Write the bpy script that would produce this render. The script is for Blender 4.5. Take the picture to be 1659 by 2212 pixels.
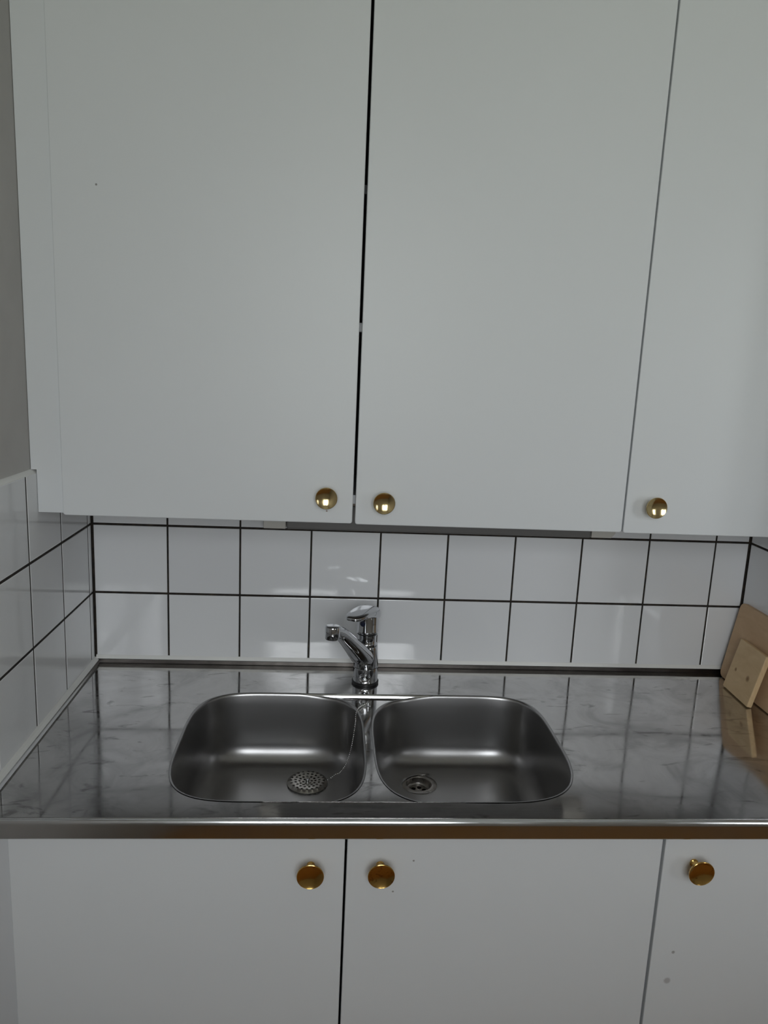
import bpy, bmesh, math, random
from mathutils import Vector, Matrix

random.seed(7)
for o in list(bpy.data.objects):
    bpy.data.objects.remove(o, do_unlink=True)
S = bpy.context.scene
COL = S.collection

# ------------------------------------------------------------------ camera
W, H, FPX = 1659.0, 2212.0, 1616.6
CAM = Vector((0.51489, -1.61675, 1.57890))
pitch, yaw, roll = 0.192615, -0.0718711, -0.0452560
fwd = Vector((-math.sin(yaw)*math.cos(pitch), math.cos(yaw)*math.cos(pitch), -math.sin(pitch)))
rgt = Vector((math.cos(yaw), math.sin(yaw), 0))
dwn = fwd.cross(rgt)
r2 = math.cos(roll)*rgt + math.sin(roll)*dwn
d2 = -math.sin(roll)*rgt + math.cos(roll)*dwn
cd = bpy.data.cameras.new('camera')
cam = bpy.data.objects.new('camera', cd); COL.objects.link(cam)
cd.sensor_fit = 'HORIZONTAL'; cd.sensor_width = 36.0; cd.lens = FPX/W*36.0
cd.clip_start = 0.02
m = Matrix((r2, -d2, -fwd)).transposed().to_4x4(); m.translation = CAM
cam.matrix_world = m
S.camera = cam

# ------------------------------------------------------------------ world: overcast sky above, ground below brightened to light the upper cabinets
wd = bpy.data.worlds.new('overcast_sky'); S.world = wd; wd.use_nodes = True
nt = wd.node_tree; nt.nodes.clear()
out = nt.nodes.new('ShaderNodeOutputWorld'); bg = nt.nodes.new('ShaderNodeBackground')
tc = nt.nodes.new('ShaderNodeTexCoord'); sx = nt.nodes.new('ShaderNodeSeparateXYZ')
rp = nt.nodes.new('ShaderNodeValToRGB')
rp.color_ramp.elements[0].position = 0.47; rp.color_ramp.elements[0].color = (0.74, 0.79, 0.73, 1)
rp.color_ramp.elements[1].position = 0.53; rp.color_ramp.elements[1].color = (0.93, 0.97, 1.0, 1)
mr = nt.nodes.new('ShaderNodeMapRange'); mr.inputs[1].default_value = -1; mr.inputs[2].default_value = 1
nt.links.new(tc.outputs['Generated'], sx.inputs[0]); nt.links.new(sx.outputs[2], mr.inputs[0])
nt.links.new(mr.outputs[0], rp.inputs[0]); nt.links.new(rp.outputs[0], bg.inputs[0])
bg.inputs[1].default_value = 7.0
nt.links.new(bg.outputs[0], out.inputs[0])

# room shell extents (window opening in the wall behind the camera)
RX0, RX1, RY0, CEIL = -0.010, 3.40, -2.45, 2.52
WZ0, WZ1 = 1.22, 2.30
WINS = [(0.15, 1.05), (2.20, 2.90)]
for wx0, wx1 in WINS:
    pd = bpy.data.lights.new('daylight_portal', 'AREA'); pd.shape = 'RECTANGLE'
    pd.size = wx1-wx0; pd.size_y = WZ1-WZ0; pd.cycles.is_portal = True
    po = bpy.data.objects.new('daylight_portal', pd); COL.objects.link(po)
    po.location = ((wx0+wx1)/2, RY0-0.16, (WZ0+WZ1)/2); po.rotation_euler = (math.radians(90), 0, 0)

vs = S.view_settings
vs.view_transform = 'Standard'; vs.look = 'None'; vs.gamma = 1.0; vs.use_curve_mapping = False
vs.exposure = 0.28

# ------------------------------------------------------------------ materials
class NM:
    def __init__(s, name):
        s.m = bpy.data.materials.new(name); s.m.use_nodes = True
        s.t = s.m.node_tree; s.b = s.t.nodes['Principled BSDF']; s.l = s.t.links
    def n(s, t, **k):
        nd = s.t.nodes.new(t)
        for a, v in k.items(): setattr(nd, a, v)
        return nd
    def noise(s, scale, detail=3, stretch=None, rough=.55, dist=0):
        tcn = s.n('ShaderNodeTexCoord'); nz = s.n('ShaderNodeTexNoise')
        nz.inputs['Scale'].default_value = scale; nz.inputs['Detail'].default_value = detail
        nz.inputs['Roughness'].default_value = rough; nz.inputs['Distortion'].default_value = dist
        gm = s.n('ShaderNodeNewGeometry')
        if stretch:
            mp = s.n('ShaderNodeMapping'); mp.inputs['Scale'].default_value = stretch
            s.l.new(gm.outputs['Position'], mp.inputs[0]); s.l.new(mp.outputs[0], nz.inputs['Vector'])
        else: s.l.new(gm.outputs['Position'], nz.inputs['Vector'])
        return nz.outputs['Fac']
    def ramp(s, fac, stops):
        r = s.n('ShaderNodeValToRGB'); e = r.color_ramp.elements
        while len(e) < len(stops): e.new(0.5)
        for i, (p, c) in enumerate(stops):
            e[i].position = p; e[i].color = (*c, 1) if len(c) == 3 else c
        s.l.new(fac, r.inputs[0]); return r.outputs[0]
    def rng(s, fac, a, b, lo=0.3, hi=0.7):
        r = s.n('ShaderNodeMapRange'); r.inputs[1].default_value = lo; r.inputs[2].default_value = hi
        r.inputs[3].default_value = a; r.inputs[4].default_value = b
        s.l.new(fac, r.inputs[0]); return r.outputs[0]
    def bump(s, fac, dist, strength=1.0, prev=None):
        b = s.n('ShaderNodeBump'); b.inputs['Distance'].default_value = dist; b.inputs['Strength'].default_value = strength
        s.l.new(fac, b.inputs['Height'])
        if prev is not None: s.l.new(prev, b.inputs['Normal'])
        s.l.new(b.outputs[0], s.b.inputs['Normal']); return b.outputs[0]
    def set(s, **k):
        for a, v in k.items():
            i = s.b.inputs[a.replace('_', ' ')]
            if hasattr(v, 'links') or isinstance(v, bpy.types.NodeSocket): s.l.new(v, i)
            else: i.default_value = (*v, 1) if isinstance(v, tuple) and len(v) == 3 else v
        return s

def simple(name, col, rough, metal=0.0, **k):
    a = NM(name); a.set(Base_Color=col, Roughness=rough, Metallic=metal, **k); return a.m

def paint(name, col, rough, spots=()):
    """white cabinet lacquer; spots = (x, y, z, radius, rgb) scuffs at fixed places on the door"""
    a = NM(name)
    c = a.ramp(a.noise(2.2, 3), [(0.3, tuple(x*0.985 for x in col)), (0.7, col)])
    g = a.n('ShaderNodeNewGeometry')
    for (x, y, z, r, rgb) in spots:
        d = a.n('ShaderNodeVectorMath', operation='DISTANCE'); d.inputs[1].default_value = (x, y, z)
        a.l.new(g.outputs['Position'], d.inputs[0])
        f = a.rng(d.outputs['Value'], 0.8, 0.0, r*0.55, r)
        mx = a.n('ShaderNodeMix', data_type='RGBA'); a.l.new(f, mx.inputs[0]); a.l.new(c, mx.inputs[6])
        mx.inputs[7].default_value = (*rgb, 1); c = mx.outputs[2]
    a.set(Base_Color=c, Roughness=rough, IOR=1.45)
    a.bump(a.noise(26, 4, (1, 1, .35)), 0.0006, 0.35)
    return a.m

def tile_mat():
    a = NM('glazed_white_tile')
    oi = a.n('ShaderNodeObjectInfo')
    c = a.ramp(oi.outputs['Random'], [(0, (0.79, 0.80, 0.815)), (1, (0.84, 0.85, 0.86))])
    a.set(Base_Color=c, Roughness=0.07, IOR=1.5)
    n1 = a.bump(a.noise(7, 2), 0.004, 0.16)
    a.bump(a.noise(55, 2), 0.0005, 0.12, n1)
    return a.m

def grout_mat():
    a = NM('dark_grout')
    a.set(Base_Color=a.ramp(a.noise(60, 5), [(0.35, (0.012, 0.010, 0.009)), (0.62, (0.035, 0.026, 0.018)), (0.8, (0.09, 0.06, 0.035))]), Roughness=0.9)
    a.bump(a.noise(300, 3), 0.001, 0.6); return a.m

def steel(name, col, r0, r1, wave=0.0, stains=0.0, brush=(1, 16, 16), brushed=.012, marks=0.0):
    a = NM(name)
    st = a.noise(9, 6, (1, 1, 1), .65, 1.2)
    br = a.noise(14, 3, brush)
    c = a.ramp(st, [(0.30, tuple(x*(1-stains) for x in col)), (0.52, col), (0.75, tuple(min(1, x*(1+stains*.5)) for x in col))])
    if marks:   # sparse dried water marks and scuffs
        mk = a.rng(a.noise(26, 4, (.55, 1.5, 1), .6, .8), 0.0, marks, .60, .69)
        mx = a.n('ShaderNodeMix', data_type='RGBA'); a.l.new(mk, mx.inputs[0]); a.l.new(c, mx.inputs[6])
        mx.inputs[7].default_value = (.22, .21, .205, 1); c = mx.outputs[2]
    a.set(Base_Color=c, Metallic=1.0)
    mth = a.n('ShaderNodeMath', operation='ADD')
    a.l.new(a.rng(st, r1, r0, .35, .65), mth.inputs[0]); a.l.new(a.rng(br, -brushed, brushed), mth.inputs[1])
    a.l.new(mth.outputs[0], a.b.inputs['Roughness'])
    if wave: a.bump(a.noise(3.6, 1), wave, 1.0)
    return a.m

def brass(name, tarnish, g, t):
    a = NM(name)
    f = a.noise(70, 4, None, .6, 1.5)
    mid = 0.52 + (1-tarnish)*0.25
    a.set(Base_Color=a.ramp(f, [(0.30, g), (mid, g), (min(mid+.12, .98), t)]), Metallic=1.0, Roughness=a.rng(f, .10, .2))
    a.bump(a.noise(160, 2), 0.0004, 0.2)
    return a.m

def wood(name, c0, c1, knots=(), rough=.6):
    a = NM(name)
    f = a.noise(16, 5, (9, .9, 2.2), .6, .6)
    c = a.ramp(f, [(0.3, c0), (0.7, c1)])
    g = a.n('ShaderNodeNewGeometry')
    for (p, r) in knots:
        d = a.n('ShaderNodeVectorMath', operation='DISTANCE'); d.inputs[1].default_value = p
        a.l.new(g.outputs['Position'], d.inputs[0])
        fk = a.rng(d.outputs['Value'], .85, 0, r*.45, r)
        mx = a.n('ShaderNodeMix', data_type='RGBA'); a.l.new(fk, mx.inputs[0]); a.l.new(c, mx.inputs[6])
        mx.inputs[7].default_value = (0.25, 0.12, 0.04, 1); c = mx.outputs[2]
    a.set(Base_Color=c, Roughness=rough); a.bump(f, 0.0006, .3); return a.m

def plaster(name, c):
    a = NM(name); f = a.noise(18, 5)
    a.set(Base_Color=a.ramp(f, [(.3, tuple(x*.95 for x in c)), (.7, c)]), Roughness=.85)
    a.bump(a.noise(90, 4), .001, .25); return a.m

M = {}
M['tile'] = tile_mat(); M['grout'] = grout_mat()
M['plaster'] = plaster('grey_beige_wall_paint', (0.53, 0.515, 0.495))
M['plaster_white'] = plaster('white_wall_paint', (0.74, 0.73, 0.70))
M['sealant'] = simple('aged_white_sealant', (0.84, 0.84, 0.81), .4)
M['dark_reflection_steel'] = steel('dark_reflection_upstand', (0.085, 0.078, 0.072), 0.3, 0.4, stains=.35)  # the upstand's dark reflection is put into its base colour
M['steel_top'] = steel('polished_steel_top', (0.64, 0.632, 0.625), 0.06, 0.15, wave=0.0028, stains=.26, marks=.6)
M['steel_edge'] = steel('steel_edge', (0.62, 0.62, 0.62), 0.13, 0.2, stains=.06)
M['steel_bowl'] = steel('brushed_steel_bowl', (0.41, 0.405, 0.405), 0.31, 0.31, stains=.0, brushed=0.0)
M['steel_dull'] = steel('dull_drain_steel', (0.45, 0.43, 0.41), 0.22, 0.35, stains=.25)
M['steel_strainer'] = steel('worn_strainer_steel', (0.66, 0.64, 0.61), 0.22, 0.34, stains=.15)
M['chrome'] = simple('chrome', (0.60, 0.61, 0.63), .045, 1.0)
M['bead_steel'] = simple('bright_bead_steel', (0.80, 0.80, 0.78), .18, 1.0)
M['rubber'] = simple('black_rubber', (0.012, 0.012, 0.013), .45)
M['dark_hole'] = simple('dark_drain_pipe', (0.010, 0.009, 0.008), .8)
WHITE = (0.735, 0.755, 0.765)
M['door_a'] = paint('cabinet_white_paint_a', WHITE, .42, [(0.118, -.295, 1.847, .0022, (.12, .11, .10)), (0.507, -.295, 1.319, .002, (.25, .15, .1))])
M['door_b'] = paint('cabinet_white_paint_b', WHITE, .42)
M['low_a'] = paint('cabinet_white_paint_c', WHITE, .42, [(0.66, -.585, .826, .002, (.2, .18, .16)), (0.63, -.585, .772, .002, (.2, .18, .16))])
M['low_b'] = paint('cabinet_white_paint_d', WHITE, .42, [(1.097, -.585, .657, .0035, (.3, .29, .28)), (1.093, -.585, .603, .007, (.42, .41, .41))])
M['carcass'] = paint('cabinet_body_white', (0.62, 0.63, 0.64), .5)
M['underside'] = simple('darkened_underside', (0.20, 0.16, 0.125), .7)  # assumed dark tone, chosen so the worktop reflects darker
M['inside'] = simple('cabinet_inside_dark', (0.02, 0.019, 0.018), .8)
M['brass_up'] = brass('polished_brass', .25, (0.74, 0.58, 0.30), (0.36, 0.2, 0.06)); M['brass_low'] = brass('tarnished_brass', .7, (0.72, 0.45, 0.14), (0.26, 0.12, 0.03))
M['nickel'] = simple('pale_brass_stem', (0.62, 0.55, 0.40), .25, 1.0)
M['board_big'] = wood('beech_board', (0.56, 0.375, 0.215), (0.66, 0.46, 0.28))
M['board_small'] = wood('pine_board', (0.68, 0.48, 0.26), (0.78, 0.58, 0.34), [((1.424, -.105, .952), .0055), ((1.4235, -.158, .952), .009)])
M['plastic'] = simple('white_lamp_plastic', (0.62, 0.60, 0.55), .4)
M['diffuser'] = simple('grey_lamp_diffuser', (0.17, 0.165, 0.16), .35)
M['floor'] = wood('oak_floor', (0.50, 0.235, 0.075), (0.60, 0.31, 0.11), rough=.3)
M['frame'] = simple('window_white_paint', (0.75, 0.75, 0.73), .4)
def pane_mat():
    a = NM('thin_window_glass'); t = a.t
    tr = a.n('ShaderNodeBsdfTransparent'); gl = a.n('ShaderNodeBsdfGlossy'); gl.inputs['Roughness'].default_value = .02
    fr = a.n('ShaderNodeFresnel'); fr.inputs[0].default_value = 1.5; mx = a.n('ShaderNodeMixShader')
    a.l.new(fr.outputs[0], mx.inputs[0]); a.l.new(tr.outputs[0], mx.inputs[1]); a.l.new(gl.outputs[0], mx.inputs[2])
    a.l.new(mx.outputs[0], t.nodes['Material Output'].inputs[0]); return a.m
M['pane'] = pane_mat()

# ------------------------------------------------------------------ mesh helpers
def link(name, me, mat=None, parent=None, smooth=False):
    o = bpy.data.objects.new(name, me); COL.objects.link(o)
    if mat is not None and not me.materials: me.materials.append(M[mat] if isinstance(mat, str) else mat)
    if parent is not None: o.parent = parent
    if smooth:
        me.polygons.foreach_set('use_smooth', [True]*len(me.polygons)); me.update()
    return o
def from_bm(name, bm, mat, parent=None, smooth=False):
    bmesh.ops.recalc_face_normals(bm, faces=bm.faces)
    me = bpy.data.meshes.new(name); bm.to_mesh(me); bm.free()
    return link(name, me, mat, parent, smooth)
def add_box(bm, x0, x1, y0, y1, z0, z1):
    vs_ = [bm.verts.new(p) for p in [(x0,y0,z0),(x1,y0,z0),(x1,y1,z0),(x0,y1,z0),(x0,y0,z1),(x1,y0,z1),(x1,y1,z1),(x0,y1,z1)]]
    for f in [(0,3,2,1),(4,5,6,7),(0,1,5,4),(1,2,6,5),(2,3,7,6),(3,0,4,7)]: bm.faces.new([vs_[i] for i in f])
def box(name, x0, x1, y0, y1, z0, z1, mat, parent=None, bev=0.0, seg=2):
    bm = bmesh.new(); add_box(bm, x0, x1, y0, y1, z0, z1)
    if bev: bmesh.ops.bevel(bm, geom=bm.edges[:], offset=bev, segments=seg, profile=.5, affect='EDGES')
    return from_bm(name, bm, mat, parent)
def rounded_slab(name, w, h, t, rad, bev, mat, parent, matrix):
    """slab in local XY (0..w, 0..h), thickness t along -Z .. 0, rounded corners, bevelled edges"""
    bm = bmesh.new(); pts = []
    for cx, cy, a0 in [(w-rad, rad, -90), (w-rad, h-rad, 0), (rad, h-rad, 90), (rad, rad, 180)]:
        for k in range(5):
            a = math.radians(a0+90*k/4); pts.append((cx+rad*math.cos(a), cy+rad*math.sin(a)))
    n = len(pts); rings = []
    def inset(d):
        return [((x-w/2)*(1-2*d/w)+w/2, (y-h/2)*(1-2*d/h)+h/2) for x, y in pts]
    for d, z in [(bev, 0), (bev*.3, -bev*.3), (0, -bev), (0, -t+bev), (bev*.3, -t+bev*.3), (bev, -t)]:
        rings.append([bm.verts.new((x, y, z)) for x, y in inset(d)])
    for a, b in zip(rings, rings[1:]):
        for i in range(n): bm.faces.new((a[i], b[i], b[(i+1) % n], a[(i+1) % n]))
    bm.faces.new(rings[0]); bm.faces.new(rings[-1][::-1])
    bm.transform(matrix)
    return from_bm(name, bm, mat, parent)
def lathe(name, prof, mat, parent=None, seg=40, matrix=None, smooth=True, cap=True):
    """prof: (r, z) list revolved around local Z"""
    bm = bmesh.new(); rings = []
    for r, z in prof:
        if r < 1e-6: rings.append([bm.verts.new((0, 0, z))])
        else: rings.append([bm.verts.new((r*math.cos(2*math.pi*i/seg), r*math.sin(2*math.pi*i/seg), z)) for i in range(seg)])
    for a, b in zip(rings, rings[1:]):
        for i in range(seg):
            j = (i+1) % seg
            if len(a) == 1 and len(b) == 1: continue
            if len(a) == 1: bm.faces.new((a[0], b[i], b[j]))
            elif len(b) == 1: bm.faces.new((a[i], a[j], b[0]))
            else: bm.faces.new((a[i], a[j], b[j], b[i]))
    if cap:
        for r in (rings[0], rings[-1]):
            if len(r) > 1: bm.faces.new(r)
    if matrix is not None: bm.transform(matrix)
    o = from_bm(name, bm, mat, parent, smooth)
    if smooth: sharp(o)
    return o
def sharp(o, ang=35):
    me = o.data
    bm = bmesh.new(); bm.from_mesh(me); c = math.radians(ang)
    for e in bm.edges:
        if len(e.link_faces) == 2 and e.calc_face_angle(0) > c: e.smooth = False
    bm.to_mesh(me); bm.free()
def loft(name, rings, mat, parent=None, closed_ends=True, smooth=True, ang=40):
    bm = bmesh.new(); vr = [[bm.verts.new(p) for p in r] for r in rings]; n = len(rings[0])
    for a, b in zip(vr, vr[1:]):
        for i in range(n): bm.faces.new((a[i], a[(i+1) % n], b[(i+1) % n], b[i]))
    if closed_ends: bm.faces.new(vr[0]); bm.faces.new(vr[-1])
    o = from_bm(name, bm, mat, parent, smooth)
    if smooth: sharp(o, ang)
    return o
def extrude_profile(name, prof, a, b, axis, mat, parent=None, smooth=True):
    """prof (u,z) swept along axis 'x' (u=y) or 'y' (u=x), open strip closed as a polygon"""
    bm = bmesh.new()
    mk = (lambda t, u, z: (t, u, z)) if axis == 'x' else (lambda t, u, z: (u, t, z))
    A = [bm.verts.new(mk(a, u, z)) for u, z in prof]; B = [bm.verts.new(mk(b, u, z)) for u, z in prof]
    n = len(prof)
    for i in range(n): bm.faces.new((A[i], A[(i+1) % n], B[(i+1) % n], B[i]))
    bm.faces.new(A); bm.faces.new(B[::-1])
    o = from_bm(name, bm, mat, parent, smooth)
    if smooth: sharp(o, 30)
    return o
def empty(name, loc, label, cat, group=None):
    o = bpy.data.objects.new(name, None); COL.objects.link(o); o.location = loc
    o.empty_display_size = .05
    o['label'] = label; o['category'] = cat
    if group: o['group'] = group
    bpy.context.view_layer.update()
    return o
def adopt(o, parent):
    """parent keeping world coordinates of mesh data built in world space"""
    o.parent = parent
    o.matrix_parent_inverse = Matrix.Translation(-Vector(parent.location))
    return o
def struct(o): o['kind'] = 'structure'; return o

# ================================================================== STRUCTURE
P = 0.154                       # tile pitch
ZB, ZA, ZT = 1.0633, 1.2170, 1.3710   # joints of the tile rows and top of the tiling
TOP = 0.900                     # worktop height
XR = 1.4775                     # tiled face of the right wall
struct(box('floor', RX0-.15, RX1+.15, RY0-.15, .16, -.05, 0.0, 'floor'))
struct(box('ceiling', RX0-.15, RX1+.15, RY0-.15, .16, CEIL, CEIL+.06, 'plaster_white'))
wall_back = struct(box('wall_back', RX0-.15, RX1+.15, .010, .16, 0, CEIL, 'plaster_white'))
wall_left = struct(box('wall_left', RX0-.15, RX0, RY0-.15, .010, 0, CEIL, 'plaster'))
wall_right = struct(box('wall_right', XR+.010, XR+.13, -.66, .010, 0, CEIL, 'plaster_white'))
struct(box('wall_far_right', RX1, RX1+.15, RY0-.15, .010, 0, CEIL, 'plaster_white'))
bm = bmesh.new()
xs = [RX0]+[x for w_ in WINS for x in w_]+[RX1]
for k in range(0, len(xs), 2): add_box(bm, xs[k], xs[k+1], RY0-.15, RY0, 0, CEIL)
for wx0, wx1 in WINS:
    add_box(bm, wx0, wx1, RY0-.15, RY0, 0, WZ0); add_box(bm, wx0, wx1, RY0-.15, RY0, WZ1, CEIL)
struct(from_bm('wall_front', bm, 'plaster_white'))
# windows behind the camera: casements with panes
for wi, (WX0, WX1) in enumerate(WINS):
    win = bpy.data.objects.new('window_%d' % (wi+1), None); COL.objects.link(win); struct(win)
    xm = (WX0+WX1)/2
    for k, (a, b) in enumerate([(WX0, xm), (xm, WX1)]):
        bm = bmesh.new(); t = .05
        for q in [(a, a+t, WZ0, WZ1), (b-t, b, WZ0, WZ1), (a+t, b-t, WZ0, WZ0+t), (a+t, b-t, WZ1-t, WZ1)]:
            add_box(bm, q[0], q[1], RY0-.10, RY0-.05, q[2], q[3])
        fr_ = from_bm('window_frame', bm, 'frame', win)
        box('pane', a+t, b-t, RY0-.078, RY0-.074, WZ0+t, WZ1-t, 'pane', fr_)
    box('window_sill', WX0-.03, WX1+.03, RY0-.04, RY0+.06, WZ0-.025, WZ0, 'frame', win)

# ---- tiles -------------------------------------------------------
J = 0.0046
def tile(wall, axis, u0, u1, z0, z1, face, sgn, th=.0095):
    """bevelled tile; axis 'x': on back wall (face y), axis 'y': on a side wall (face x); sgn direction of the room"""
    bm = bmesh.new(); bv = .0014
    A = [(u0, z0), (u1, z0), (u1, z1), (u0, z1)]
    def ring(i, d):
        q = [(u0+i, z0+i), (u1-i, z0+i), (u1-i, z1-i), (u0+i, z1-i)]
        return [bm.verts.new((u, face-sgn*d, z) if axis == 'x' else (face-sgn*d, u, z)) for u, z in q]
    R_ = [ring(bv*1.2, 0), ring(bv*.35, bv*.3), ring(0, bv), ring(0, th)]
    for a, b in zip(R_, R_[1:]):
        for i in range(4): bm.faces.new((a[i], a[(i+1) % 4], b[(i+1) % 4], b[i]))
    bm.faces.new(R_[0])
    # slight individual tilt
    o = from_bm('tile', bm, 'tile', wall)
    return o
# measured joint positions along the back wall
XJ = [0.0, .1609, .3179, .4735, .6268, .7780, .9310, 1.0848, 1.2410, 1.3970, XR]
rows = [(TOP+.008, ZB), (ZB, ZA), (ZA, ZT)]
box('grout', RX0+.001, XR+.009, .0011, .0098, TOP-.02, ZT-.002, 'grout', wall_back)
for i in range(10):
    for (z0, z1) in rows:
        a, b = XJ[i], XJ[i+1]
        a += .0035 if i == 0 else .0018; b -= .0030 if i == 9 else .0018
        tile(wall_back, 'x', a, b, z0+J/2, z1-J/2, 0.0+random.uniform(-.0004, .0004), -1)
YJ = [-.003, -.0248] + [-.0248-P*k for k in range(1, 5)]
box('grout', RX0+.0002, -.0009, -.66, .004, TOP-.02, ZT-.002, 'grout', wall_left)
for i in range(5):
    for (z0, z1) in rows:
        tile(wall_left, 'y', YJ[i+1]+.0023, YJ[i]-.0023, z0+J/2, z1-J/2, 0.0, 1)
YR = [-.003, -.118, -.272, -.426, -.58, -.66]
box('grout', XR+.0010, XR+.0098, -.66, .004, TOP-.02, ZT-.002, 'grout', wall_right)
for i in range(5):
    for (z0, z1) in rows:
        tile(wall_right, 'y', YR[i+1]+.0018, YR[i]-.0018, z0+J/2, z1-J/2, XR, -1)
# painted-over top edge of the tiling on the left wall
extrude_profile('tile_cap', [(RX0, ZT+.004), (RX0+.004, ZT+.0025), (-.0008, ZT-.0015), (-.001, ZT-.004), (RX0, ZT-.004)], -.66, .004, 'y', 'sealant', wall_left)
# sealant beads
def bead(name, axis, a, b, wall, mat='sealant'):
    if axis == 'x':
        prof = [(.004, TOP+.0185), (-.0006, TOP+.0180), (-.0022, TOP+.0150), (-.0044, TOP+.0102), (.004, TOP+.0102)]
        extrude_profile(name, prof, a, b, 'x', mat, wall)
    else:
        s = 1 if a > 0 else -1
bead('sealant_bead', 'x', 0.002, XR-.002, wall_back)
extrude_profile('sealant_bead', [(-.002, TOP+.015), (.0008, TOP+.0145), (.003, TOP+.011), (.009, TOP+.0085), (-.002, TOP+.007)], -.598, -.004, 'y', 'sealant', wall_left)
extrude_profile('sealant_bead', [(XR+.002, TOP+.015), (XR-.0008, TOP+.0145), (XR-.003, TOP+.011), (XR-.006, TOP+.0085), (XR+.002, TOP+.007)], -.598, -.004, 'y', 'sealant', wall_right)

# ================================================================== SINK WORKTOP
sink = empty('sink_worktop', (0.735, -.30, TOP), 'long stainless steel sink worktop with two bowls below the white tiles', 'sink')
BL = dict(cx=.4225, cy=-.3460, hx=.1670, hy=.1965, n=(4.2, 3.8, 3.8, 3.9))   # exponents: back-right, back-left, front-left, front-right
BR = dict(cx=.7805, cy=-.3460, hx=.1735, hy=.1965, n=(4.4, 3.65, 3.65, 3.2))
def bowl_pt(B, th, inset=0.0, nmul=1.0):
    c, s = math.cos(th), math.sin(th)
    n = B['n'][0] if c >= 0 and s >= 0 else B['n'][1] if c < 0 and s >= 0 else B['n'][2] if c < 0 else B['n'][3]
    n = 2+(n-2)*nmul
    x = math.copysign(abs(c)**(2/n), c); y = math.copysign(abs(s)**(2/n), s)
    return B['cx']+(B['hx']-inset)*x, B['cy']+(B['hy']-inset)*y
def sm(t): t = max(0, min(1, t)); return t*t*(3-2*t)
def drop(x): return .0065*sm((x-.455)/.075)*sm((.755-x)/.075)
NS = 128
def ang(i):  # denser parameter so corners are well sampled
    t = 2*math.pi*i/NS
    return t
# top sheet with one opening around both bowls
X0, X1, Y0, Y1 = .010, XR-.006, -.586, -.0085
bm = bmesh.new()
outer = []
for k in range(24): outer.append((X0+(X1-X0)*k/24, Y0))
for k in range(10): outer.append((X1, Y0+(Y1-Y0)*k/10))
for k in range(24): outer.append((X1+(X0-X1)*k/24, Y1))
for k in range(10): outer.append((X0, Y1+(Y0-Y1)*k/10))
inner = []
q = NS//4
for i in range(q, 3*q+1): inner.append(bowl_pt(BL, ang(i)))
nst = 24
for k in range(1, nst): inner.append((BL['cx']+(BR['cx']-BL['cx'])*k/nst, BL['cy']-BL['hy']))
for i in range(-q, q+1): inner.append(bowl_pt(BR, ang(i)))
for k in range(1, nst): inner.append((BR['cx']+(BL['cx']-BR['cx'])*k/nst, BL['cy']+BL['hy']))
es = []
for loop in (outer, inner):
    v = [bm.verts.new((x, y, TOP)) for x, y in loop]
    for i in range(len(v)): es.append(bm.edges.new((v[i], v[(i+1) % len(v)])))
bmesh.ops.triangle_fill(bm, use_beauty=True, use_dissolve=False, edges=es)
for f in bm.faces:
    if f.normal.z < 0: f.normal_flip()
me = bpy.data.meshes.new('worktop_sheet'); bm.to_mesh(me); bm.free()
adopt(link('worktop_sheet', me, 'steel_top'), sink)
# lowered bridge between the bowls, with its little steps at the back and the front
bm = bmesh.new(); rowsv = []
ny, nx = 72, 10
def inner_x(B, y, side):
    v = (y-B['cy'])/B['hy']; v = max(-1, min(1, v))
    n = (B['n'][0] if v >= 0 else B['n'][3]) if side > 0 else (B['n'][1] if v >= 0 else B['n'][2])
    return B['cx']+side*B['hx']*max(0, 1-abs(v)**n)**(1/n)
for j in range(ny+1):
    t = j/ny; v = math.sin(math.pi*(t-.5))
    y = BL['cy']+BL['hy']*v
    a, b = inner_x(BL, y, 1), inner_x(BR, y, -1)
    rowsv.append([bm.verts.new((a+(b-a)*i/nx, y, TOP-drop(a+(b-a)*i/nx))) for i in range(nx+1)])
for j in range(ny):
    for i in range(nx): bm.faces.new((rowsv[j][i], rowsv[j][i+1], rowsv[j+1][i+1], rowsv[j+1][i]))
o = from_bm('bridge', bm, 'steel_top', None, True); adopt(o, sink)
for yy, sgn in ((BL['cy']+BL['hy'], 1), (BL['cy']-BL['hy'], -1)):
    bm = bmesh.new(); N_ = 40; rr = []
    for k in range(N_+1):
        x = BL['cx']+(BR['cx']-BL['cx'])*k/N_; d = drop(x)
        rr.append([bm.verts.new(p) for p in [(x, yy+sgn*.0012, TOP+.0006), (x, yy, TOP+.0002), (x, yy-sgn*.0016*min(1, d/.004), TOP-d*.5), (x, yy-sgn*.003*min(1, d/.004), TOP-d+.0001)]])
    for a, b in zip(rr, rr[1:]):
        for i in range(3): bm.faces.new((a[i], a[i+1], b[i+1], b[i]))
    adopt(from_bm('bridge_step', bm, 'steel_edge', None, True), sink)
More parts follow.
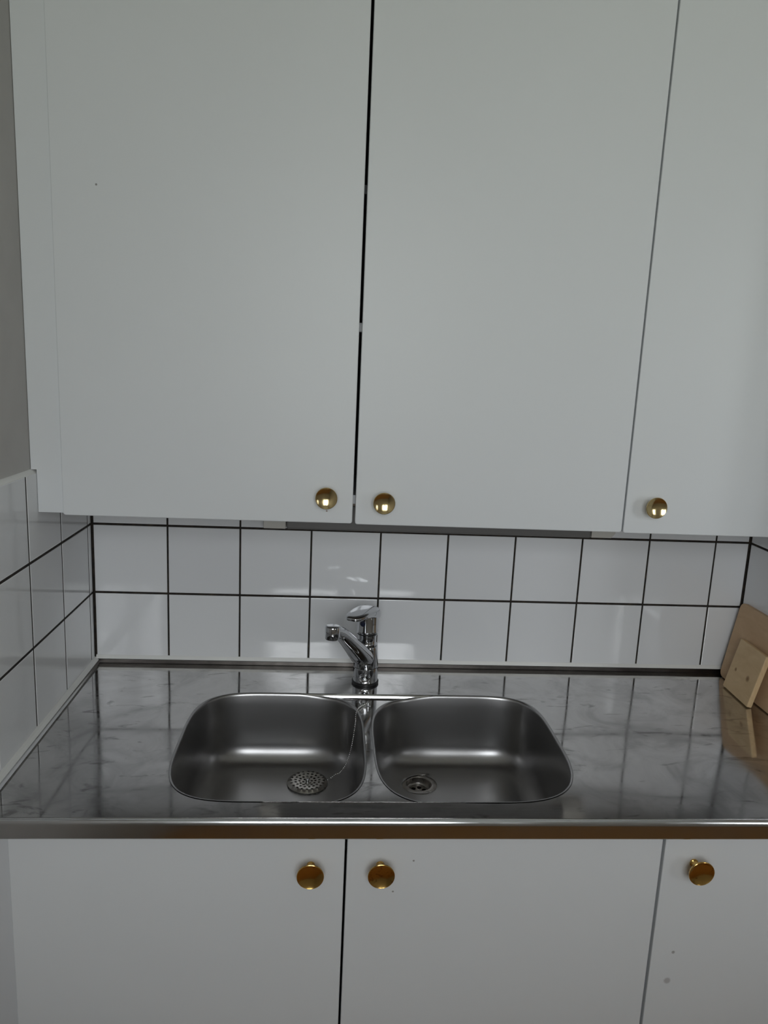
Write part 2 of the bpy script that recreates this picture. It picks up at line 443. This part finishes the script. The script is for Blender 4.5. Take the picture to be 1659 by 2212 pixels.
# bowls
DEPTH = .150
def make_bowl(B, dx, dy):
    bm = bmesh.new()
    prof = [(-.0022, .0009), (-.0008, .0010), (.0008, .0002), (.0020, -.0018), (.0028, -.005), (.0045, -.025), (.0065, -.055), (.0082, -.080), (.0098, -.106)]
    # bottom fillet
    x0, z0, R_ = .0098, -.106, .041
    for k in range(1, 13):
        a = math.pi/2*k/12*.97
        prof.append((x0+.003*k/12+R_*(1-math.cos(a)), z0-R_*math.sin(a)*1.04))
    rings = []
    zf = prof[-1][1]
    for ins, z in prof:
        r = []
        nm = 1-.25*sm(ins/.05)
        for i in range(NS):
            x, y = bowl_pt(B, ang(i), ins, nm)
            xr, _ = bowl_pt(B, ang(i), 0)
            zz = TOP+z-drop(xr)*(1-sm(-z/.05))
            r.append((x, y, zz))
        rings.append(r)
    last = rings[-1]
    for k in range(1, 9):
        t = k/8; r = []
        for i in range(NS):
            a = math.atan2((last[i][1]-dy), (last[i][0]-dx))
            tx, ty = dx+.0325*math.cos(a), dy+.0325*math.sin(a)
            r.append((last[i][0]*(1-t)+tx*t, last[i][1]*(1-t)+ty*t, TOP+zf-.0035*t))
        rings.append(r)
    vr = [[bm.verts.new(p) for p in r] for r in rings]
    for a, b in zip(vr, vr[1:]):
        for i in range(NS): bm.faces.new((a[i], b[i], b[(i+1) % NS], a[(i+1) % NS]))
    o = from_bm('bowl', bm, 'steel_bowl', None, True)
    # normals should face up / inward
    if o.data.polygons[0].normal.z < 0: o.data.flip_normals()
    adopt(o, sink)
    zd = TOP+zf-.0035
    # drain flange, cup and perforated basket
    T = Matrix.Translation((dx, dy, zd))
    f = lathe('drain_flange', [(.0250, -.004), (.0252, .0002), (.0262, .0014), (.0285, .0019), (.0345, .0014), (.0370, .0004), (.0372, -.001)], 'steel_dull', None, 48, T, cap=False)
    f.parent = o
    c = lathe('drain_cup', [(.0251, -.0005), (.0246, -.010), (.0232, -.0125), (.0215, -.0135), (.0212, -.016), (.0205, -.030)], 'steel_dull', None, 48, T, cap=False)
    c.parent = o
    hol = [(.0, .0, .0025)]+[(.0125*math.cos(k*math.pi/3+.3), .0125*math.sin(k*math.pi/3+.3), .0047) for k in range(6)]
    g = perforated('drain_grate', .0213, hol, lambda r: 0, 'steel_dull', Matrix.Translation((dx, dy, zd-.0150)), .0012)
    g.parent = o
    d = lathe('drain_pipe', [(.0215, -.018), (.0215, -.05), (0, -.05)], 'dark_hole', None, 32, T, cap=False)
    d.parent = o
    return zd
def perforated(name, R_, holes, zfun, mat, matrix, th):
    bm = bmesh.new(); es = []
    loops = [[(R_*math.cos(2*math.pi*k/72), R_*math.sin(2*math.pi*k/72)) for k in range(72)]]
    for hx, hy, hr in holes:
        loops.append([(hx+hr*math.cos(2*math.pi*k/12), hy+hr*math.sin(2*math.pi*k/12)) for k in range(12)])
    for lp in loops:
        v = [bm.verts.new((x, y, 0)) for x, y in lp]
        for i in range(len(v)): es.append(bm.edges.new((v[i], v[(i+1) % len(v)])))
    bmesh.ops.triangle_fill(bm, use_beauty=True, use_dissolve=False, edges=es)
    # drop the faces that closed the holes
    kill = [f for f in bm.faces if any((f.calc_center_median().x-hx)**2+(f.calc_center_median().y-hy)**2 < (hr*.93)**2 and all((vv.co.x-hx)**2+(vv.co.y-hy)**2 < (hr*1.02)**2 for vv in f.verts) for hx, hy, hr in holes)]
    bmesh.ops.delete(bm, geom=kill, context='FACES_ONLY')
    for v in bm.verts: v.co.z = zfun(math.hypot(v.co.x, v.co.y))
    for f in bm.faces:
        if f.normal.z < 0: f.normal_flip()
    top = bm.faces[:]
    ex = bmesh.ops.extrude_face_region(bm, geom=top)
    for g in ex['geom']:
        if isinstance(g, bmesh.types.BMVert): g.co.z -= th
    bm.transform(matrix)
    o = from_bm(name, bm, mat, None, True); sharp(o, 40); return o
DL, DR = (.4845, -.2385), (.7100, -.2390)
zd = make_bowl(BL, *DL); make_bowl(BR, *DR)
# raised front lip and folded front edge
prof = [(-.585, TOP), (-.5870, TOP-.0014), (-.5890, TOP-.0016), (-.5915, TOP+.0002), (-.5940, TOP+.0024), (-.5962, TOP+.0029), (-.5985, TOP+.0020), (-.6000, TOP-.0006), (-.6003, TOP-.004), (-.6000, TOP-.0255), (-.5992, TOP-.0268), (-.597, TOP-.027), (-.592, TOP-.0265), (-.592, TOP-.006), (-.585, TOP-.006)]
adopt(extrude_profile('front_edge', prof, .0005, XR-.0012, 'x', 'steel_edge'), sink)
# upstand rims along the walls
adopt(extrude_profile('back_upstand', [(-.0086, TOP-.001), (-.0080, TOP+.0003), (-.0068, TOP+.0008), (-.0058, TOP+.0016), (-.0054, TOP+.0098), (-.0010, TOP+.0100), (-.0010, TOP-.001)], .0055, XR-.004, 'x', 'dark_reflection_steel'), sink)
adopt(extrude_profile('side_upstand', [(.0115, TOP-.001), (.0110, TOP+.0004), (.0095, TOP+.0022), (.0075, TOP+.0068), (.0055, TOP+.0082), (.0010, TOP+.0082), (.0010, TOP-.001)], -.5995, -.004, 'y', 'steel_edge'), sink)
adopt(extrude_profile('side_upstand', [(XR-.0080, TOP-.001), (XR-.0074, TOP+.0006), (XR-.0060, TOP+.0022), (XR-.0052, TOP+.0068), (XR-.0040, TOP+.0082), (XR-.0010, TOP+.0082), (XR-.0010, TOP-.001)], -.5995, -.004, 'y', 'steel_edge'), sink)

# ================================================================== STRAINER PLUG WITH CHAIN
plug = empty('sink_strainer', (DL[0], DL[1], zd), 'perforated steel strainer disc on a ball chain in the left bowl', 'strainer')
holes = []
for rad, n, off in [(.0085, 6, .2), (.0160, 12, .1), (.0240, 17, .25), (.0325, 20, .0)]:
    for k in range(n):
        a = 2*math.pi*(k+off)/n; holes.append((rad*math.cos(a), rad*math.sin(a), .0026))
def zs(r):
    if r > .0362: return .0042-.0042*((r-.0362)/.0046)**1.3
    return .0042-.0026*(1-sm((r-.004)/.022))
adopt(perforated('strainer_disc', .0408, holes, zs, 'steel_strainer', Matrix.Translation((DL[0], DL[1], zd+.0032)), .0008), plug)
adopt(lathe('strainer_rivet', [(.0040, .0), (.0040, .0025), (.0030, .0042), (0, .0048)], 'chrome', None, 16, Matrix.Translation((DL[0], DL[1], zd+.0052))), plug)
way = [Vector(p) for p in [(.6030, -.1915, .8995), (.5985, -.1900, .8985), (.5930, -.1915, .8965), (.5865, -.2000, .8968), (.5815, -.2110, .8972), (.5775, -.2220, .8930), (.5768, -.2300, .8780), (.5742, -.2340, .8550), (.5710, -.2343, .8300), (.5667, -.2350, .8090), (.5613, -.2353, .7900), (.5498, -.2327, .7700), (.5405, -.2260, .7610), (.5290, -.2310, .7545), (.5205, -.2355, .7520)]]
def catmull(pts, step):
    out_ = []
    for i in range(len(pts)-1):
        p0, p1, p2, p3 = pts[max(0, i-1)], pts[i], pts[i+1], pts[min(len(pts)-1, i+2)]
        for k in range(40):
            t = k/40
            out_.append(.5*((2*p1)+(p2-p0)*t+(2*p0-5*p1+4*p2-p3)*t*t+(3*p1-p0-3*p2+p3)*t**3))
    out_.append(pts[-1])
    res, acc = [out_[0]], 0
    for a, b in zip(out_, out_[1:]):
        acc += (b-a).length
        if acc >= step: res.append(b); acc = 0
    return res
bm = bmesh.new()
for p in catmull(way, .0037):
    bmesh.ops.create_icosphere(bm, subdivisions=1, radius=.00165, matrix=Matrix.Translation(p))
adopt(from_bm('ball_chain', bm, 'bead_steel', None, True), plug)
AT = Matrix.Translation((.6030, -.1915, TOP-drop(.603)))
an = adopt(lathe('chain_anchor', [(.0052, -.0005), (.0052, .0008), (.0040, .0014), (.0022, .0018), (.0022, .0062), (.0036, .0068), (.0036, .0085), (.0020, .0100), (0, .0102)], 'chrome', None, 24, AT), plug)

# ================================================================== FAUCET
FX, FY = .6005, -.085
fa = empty('kitchen_faucet', (FX, FY, TOP), 'chrome single lever kitchen faucet with its spout turned left', 'faucet')
T = Matrix.Translation((FX, FY, 0))
adopt(lathe('base_gasket', [(.0265, TOP+.0003), (.0290, TOP+.0004), (.0292, TOP+.0050), (.0280, TOP+.0062), (.0262, TOP+.0062)], 'rubber', None, 48, T), fa)
base = adopt(lathe('base', [(.0262, TOP+.0055), (.0270, TOP+.0062), (.0270, TOP+.0365), (.0266, TOP+.0378), (.0255, TOP+.0380)], 'chrome', None, 64, T), fa)
# swivel body merging into the spout
az = math.radians(30); dirv = Vector((-math.sin(az), -math.cos(az), 0)); side = Vector((-dirv.y, dirv.x, 0))
adopt(lathe('swivel_body', [(.0250, .9384), (.0264, .9390), (.0266, .9440), (.0262, .9560), (.0252, .9700), (.0243, .9800), (.0240, .9855), (.0232, .9868), (.0205, .9868)], 'chrome', None, 64, T), fa)
path = [(.000, .9600), (.012, .9625), (.026, .9715), (.044, .9868), (.063, 1.0035), (.082, 1.0195), (.098, 1.0330), (.112, 1.0440), (.124, 1.0520), (.136, 1.0575), (.146, 1.0605)]
rad = [(.0160, .0100), (.0245, .0195), (.0238, .0205), (.0222, .0190), (.0200, .0172), (.0180, .0156), (.0163, .0146), (.0152, .0139), (.0146, .0134), (.0140, .0128), (.0125, .0115)]
rings = []
for i, ((s, z), (a, b)) in enumerate(zip(path, rad)):
    i0, i1 = max(0, i-1), min(len(path)-1, i+1)
    tg = Vector((path[i1][0]-path[i0][0], path[i1][1]-path[i0][1])).normalized()
    up = dirv*(-tg.y)+Vector((0, 0, tg.x))
    c = Vector((FX, FY, z))+dirv*s
    r = []
    for k in range(40):
        t = 2*math.pi*k/40; cx, sy = math.cos(t), math.sin(t)
        ex = .85
        r.append(c+side*(a*math.copysign(abs(cx)**ex, cx))+up*(b*math.copysign(abs(sy)**ex, sy)))
    rings.append(r)
adopt(loft('spout', rings, 'chrome'), fa)
tip = Vector((FX, FY, 0))+dirv*.1505
TT = Matrix.Translation((tip.x, tip.y, 0))
adopt(lathe('spout_head', [(0, 1.0742), (.0125, 1.0740), (.0143, 1.0732), (.0150, 1.0715), (.0150, 1.0620), (.0142, 1.0612)], 'chrome', None, 40, TT), fa)
adopt(lathe('aerator', [(.0138, 1.0614), (.0138, 1.0606), (.0147, 1.0600), (.0147, 1.0488), (.0140, 1.0476), (.0115, 1.0474), (.0110, 1.0510), (0, 1.0510)], 'chrome', None, 40, TT), fa)
adopt(lathe('cartridge_collar', [(.0205, .9866), (.0222, .9872), (.0226, .9895), (.0214, .9905), (.0204, .9925), (.0203, 1.0090), (.0210, 1.0105), (.0222, 1.0110), (.0224, 1.0130), (.0205, 1.0135)], 'chrome', None, 56, T), fa)
adopt(lathe('collar_seam', [(.0200, 1.0134), (.0218, 1.0136), (.0218, 1.0152), (.0200, 1.0154)], 'rubber', None, 48, T), fa)
cap = adopt(lathe('lever_cap', [(.0205, 1.0153), (.0233, 1.0157), (.0240, 1.0180), (.0238, 1.0215), (.0230, 1.0235), (.0229, 1.0520), (.0222, 1.0600), (0, 1.0605)], 'chrome', None, 56, T), fa)
la = math.radians(29); ld = Vector((-math.sin(la), -math.cos(la), 0)); ls = Vector((-ld.y, ld.x, 0))
# lever shell: (s, z_bottom, z_top, half width)
secs = [(-.0262, 1.0440, 1.0500, .0080), (-.0256, 1.0400, 1.0560, .0140), (-.0228, 1.0400, 1.0640, .0195), (-.0160, 1.0420, 1.0705, .0232), (-.0060, 1.0455, 1.0738, .0248), (.0060, 1.0500, 1.0752, .0250), (.0180, 1.0545, 1.0757, .0248), (.0300, 1.0578, 1.0756, .0242), (.0420, 1.0596, 1.0750, .0232), (.0540, 1.0606, 1.0740, .0216), (.0650, 1.0610, 1.0726, .0190), (.0730, 1.0612, 1.0710, .0155), (.0775, 1.0618, 1.0695, .0110), (.0788, 1.0630, 1.0682, .0070)]
rings = []
for s, zb, zt, hw in secs:
    r = []; zm, hh = (zb+zt)/2, (zt-zb)/2
    for k in range(48):
        t = 2*math.pi*k/48; cx, sy = math.cos(t), math.sin(t)
        u = math.copysign(abs(cx)**.62, cx)*hw
        v = math.copysign(abs(sy)**.62, sy)
        r.append(Vector((FX, FY, zm+hh*v-.0015*(u/.025)**2))+ld*s+ls*u)
    rings.append(r)
lever = adopt(loft('lever', rings, 'chrome', ang=50), fa)
dm = Matrix.Translation(Vector((FX, FY, 1.0400))+ld*.0226) @ ld.to_track_quat('Z', 'Y').to_matrix().to_4x4()
dot = lathe('temperature_dot', [(.0062, -.001), (.0062, .0009), (.0052, .0014), (0, .0016)], simple('dark_indicator', (.01, .012, .03), .2), None, 24, dm)
dot.parent = cap
# stop valve on the base: round escutcheon with a small pin lever
vd = Vector((-.03, -1, 0)).normalized()
vm = Matrix.Translation(Vector((FX-.0015, FY, .9185))+vd*.0255) @ vd.to_track_quat('Z', 'Y').to_matrix().to_4x4()
adopt(lathe('valve_escutcheon', [(.0132, -.006), (.0132, .0006), (.0126, .0016), (.0108, .0019), (.0103, .0006), (.0070, .0012), (.0050, .0040), (.0048, .0085), (.0030, .0100), (0, .0102)], 'chrome', None, 40, vm), fa)
vp = Vector((FX-.0015, FY, .9185))+vd*.0325
adopt(lathe('valve_pin', [(0, -.0045), (.0030, -.0040), (.0042, -.0012), (.0040, .0015), (.0022, .0040), (.0015, .0070), (.0014, .0190), (.0022, .0215), (.0025, .0240), (.0016, .0262), (0, .0268)], 'chrome', None, 20, Matrix.Translation(vp)), fa)

# ================================================================== CABINETS
KNOB = [(.0000, 0), (.0062, 0), (.0065, .0010), (.0062, .0022), (.0050, .0032), (.0047, .0060), (.0056, .0110), (.0075, .0160), (.0115, .0200), (.0165, .0228), (.0190, .0242), (.0195, .0254), (.0193, .0263), (.0186, .0267), (.0178, .0263), (.0140, .0247), (.0095, .0234), (.0045, .0226), (0, .0224)]
knob_mesh = {}
def knob(door, x, y, z, mat, sc=1.0):
    key = mat
    Mx = Matrix.Translation((x, y, z)) @ Matrix.Rotation(math.radians(90), 4, 'X')
    if key not in knob_mesh:
        t = lathe('knob', KNOB, mat, None, 40); knob_mesh[key] = t.data
        o = t
    else:
        o = bpy.data.objects.new('knob', knob_mesh[key]); COL.objects.link(o)
    o.parent = door
    o.matrix_basis = Mx @ Matrix.Scale(sc, 4)
    o['label'] = 'round dished brass knob'
    return o
def door(root, x0, x1, z0, z1, yf, mat, t=.0185):
    Mx = Matrix(((1, 0, 0, x0), (0, 0, -1, yf), (0, 1, 0, z0), (0, 0, 0, 1)))
    # local x->X, y->Z, z->-Y  : front face (local z=0) lies at yf
    Mx = Matrix.Translation((x0, yf, z0)) @ Matrix(((1, 0, 0, 0), (0, 0, -1, 0), (0, 1, 0, 0), (0, 0, 0, 1)))
    return adopt(rounded_slab('door', x1-x0, z1-z0, t, .0045, .0016, mat, None, Mx), root)
def carcass(root, x0, x1, y0, y1, z0, z1, shelves, th=.016, top=True):
    if top: adopt(box('added_underside_sheet', x0+.001, x1-.001, y0+.002, y1-.001, z0-.0042, z0-.0002, 'underside'), root)  # unseen dark sheet added under the cabinet to darken the worktop's reflection
    bm = bmesh.new()
    add_box(bm, x0, x0+th, y0, y1, z0, z1); add_box(bm, x1-th, x1, y0, y1, z0, z1)
    add_box(bm, x0+th, x1-th, y0, y1, z0, z0+th)
    if top: add_box(bm, x0+th, x1-th, y0, y1, z1-th, z1)
    else: add_box(bm, x0+th, x1-th, y1-.08, y1, z1-th, z1)
    adopt(from_bm('cabinet_body', bm, 'carcass'), root)
    adopt(box('back_panel', x0+th, x1-th, y1-.006, y1-.001, z0+th, z1-th, 'inside'), root)
    for z, inset_ in shelves:
        adopt(box('shelf', x0+th+.001, x1-th-.001, y0+inset_, y1-.01, z-.008, z+.008, 'carcass', None, .0015), root)
YU = -.295; ZU0, ZU1 = 1.297, 2.44
wc = empty('wall_cabinet', (.55, -.15, 1.33), 'white double door wall cabinet hanging above the faucet', 'cabinet', 'white wall cabinets')
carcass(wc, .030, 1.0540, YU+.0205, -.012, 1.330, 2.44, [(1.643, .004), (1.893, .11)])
d = door(wc, .0455, .5533, ZU0, ZU1, YU, 'door_a'); knob(d, .5058, YU, 1.3462, 'brass_up')
d = door(wc, .5583, 1.0522, ZU0-.001, ZU1, YU, 'door_b'); knob(d, .6080, YU, 1.3405, 'brass_up')
bm = bmesh.new()
add_box(bm, RX0+.001, .0440, YU+.0080, YU+.026, ZT+.004, ZU1); add_box(bm, .0008, .0440, YU+.0080, YU+.026, 1.2995, ZT+.004)
adopt(from_bm('filler_strip', bm, 'door_b'), wc)
wc2 = empty('wall_cabinet', (1.26, -.15, 1.33), 'white single door wall cabinet in the right corner above the cutting boards', 'cabinet', 'white wall cabinets')
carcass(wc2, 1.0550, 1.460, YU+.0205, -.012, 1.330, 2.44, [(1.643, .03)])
d = door(wc2, 1.0552, 1.4600, ZU0-.002, ZU1, YU, 'door_b'); knob(d, 1.1025, YU, 1.3483, 'brass_up')
adopt(box('filler_strip', 1.4612, XR-.0008, YU+.004, YU+.022, 1.2995, ZU1, 'carcass', None, .001), wc2)

YL = -.585; ZL0, ZL1 = .110, .8665
bc = empty('base_cabinet', (.55, -.29, 0), 'white double door base cabinet below the two sink bowls', 'cabinet', 'white base cabinets')
carcass(bc, .030, 1.0590, YL+.0205, -.012, .100, .8640, [], top=False)
d = door(bc, .0490, .5523, ZL0, ZL1, YL, 'low_a'); knob(d, .5008, YL, .8185, 'brass_low', 1.06)
d = door(bc, .5560, 1.0560, ZL0, ZL1, YL, 'low_a'); knob(d, .6082, YL, .8190, 'brass_low', 1.06)
adopt(box('filler_strip', .0008, .0470, YL+.012, YL+.030, .100, .8720, 'carcass', None, .001), bc)
adopt(box('plinth', .0008, 1.0590, YL+.06, YL+.078, 0.0, .0995, 'carcass'), bc)
bc2 = empty('base_cabinet', (1.26, -.29, 0), 'white base cabinet at the right end of the worktop', 'cabinet', 'white base cabinets')
carcass(bc2, 1.0600, 1.460, YL+.0205, -.012, .100, .8640, [], top=False)
d = door(bc2, 1.0608, 1.4600, ZL0, ZL1, YL, 'low_b'); knob(d, 1.1105, YL, .8222, 'brass_low', 1.06)
adopt(box('filler_strip', 1.4612, XR-.0008, YL+.008, YL+.026, .100, .8720, 'carcass', None, .001), bc2)
adopt(box('plinth', 1.0600, XR-.0008, YL+.06, YL+.078, 0.0, .0995, 'carcass'), bc2)

# ================================================================== UNDER-CABINET LAMP
lamp = empty('under_cabinet_lamp', (.75, -.002, 1.229), 'slim grey strip lamp with white ends under the wall cabinet', 'lamp')
adopt(box('housing', .4200, 1.0850, -.022, -.0006, 1.2290, 1.2900, 'plastic', None, .002), lamp)
adopt(box('diffuser', .4210, 1.0840, -.052, -.0225, 1.2290, 1.2850, 'diffuser', None, .004, 3), lamp)
adopt(box('socket_block', .3720, .4196, -.048, -.0006, 1.2285, 1.2900, 'plastic', None, .002), lamp)
bm = bmesh.new()
pl = [(1.0856, 1.2300), (1.1300, 1.2300), (1.1385, 1.2400), (1.1385, 1.2900), (1.0856, 1.2900)]
A = [bm.verts.new((x, -.050, z)) for x, z in pl]; B = [bm.verts.new((x, -.0006, z)) for x, z in pl]
for i in range(5): bm.faces.new((A[i], A[(i+1) % 5], B[(i+1) % 5], B[i]))
bm.faces.new(A[::-1]); bm.faces.new(B)
adopt(from_bm('end_cap', bm, 'plastic'), lamp)

# ================================================================== CUTTING BOARDS (leaning on the right wall)
def board(name, label, y0, y1, h, t, xb, lean, rad, mat, zb=TOP, yawd=0, bev=.0018):
    # local: x along -Y (towards camera), y up the board, z out of the face (towards -X)
    L = y1-y0
    o = rounded_slab(name, L, h, t, rad, bev, mat, None, Matrix())
    R_ = Matrix(((0, math.sin(lean), -math.cos(lean), 0), (-1, 0, 0, 0), (0, math.cos(lean), math.sin(lean), 0), (0, 0, 0, 1)))
    o.data.transform(Matrix.Translation((xb, y1, zb)) @ Matrix.Rotation(yawd, 4, 'Z') @ R_)
    o['label'] = label; o['category'] = 'cutting board'; o['group'] = 'cutting boards in the corner'
    return o
lean1 = math.asin(.0300/.182)
board('cutting_board', 'large beech cutting board with rounded corners leaning on the right wall', -.330, -.0165, .182, .0115, 1.4365, lean1, .014, 'board_big', TOP+.0020)
lean2 = math.asin(.0270/.117)
board('cutting_board', 'small knotty pine board leaning in front of the large cutting board', -.1905, -.0790, .117, .0115, 1.4125, lean2, .0025, 'board_small', TOP+.0026, -.05)
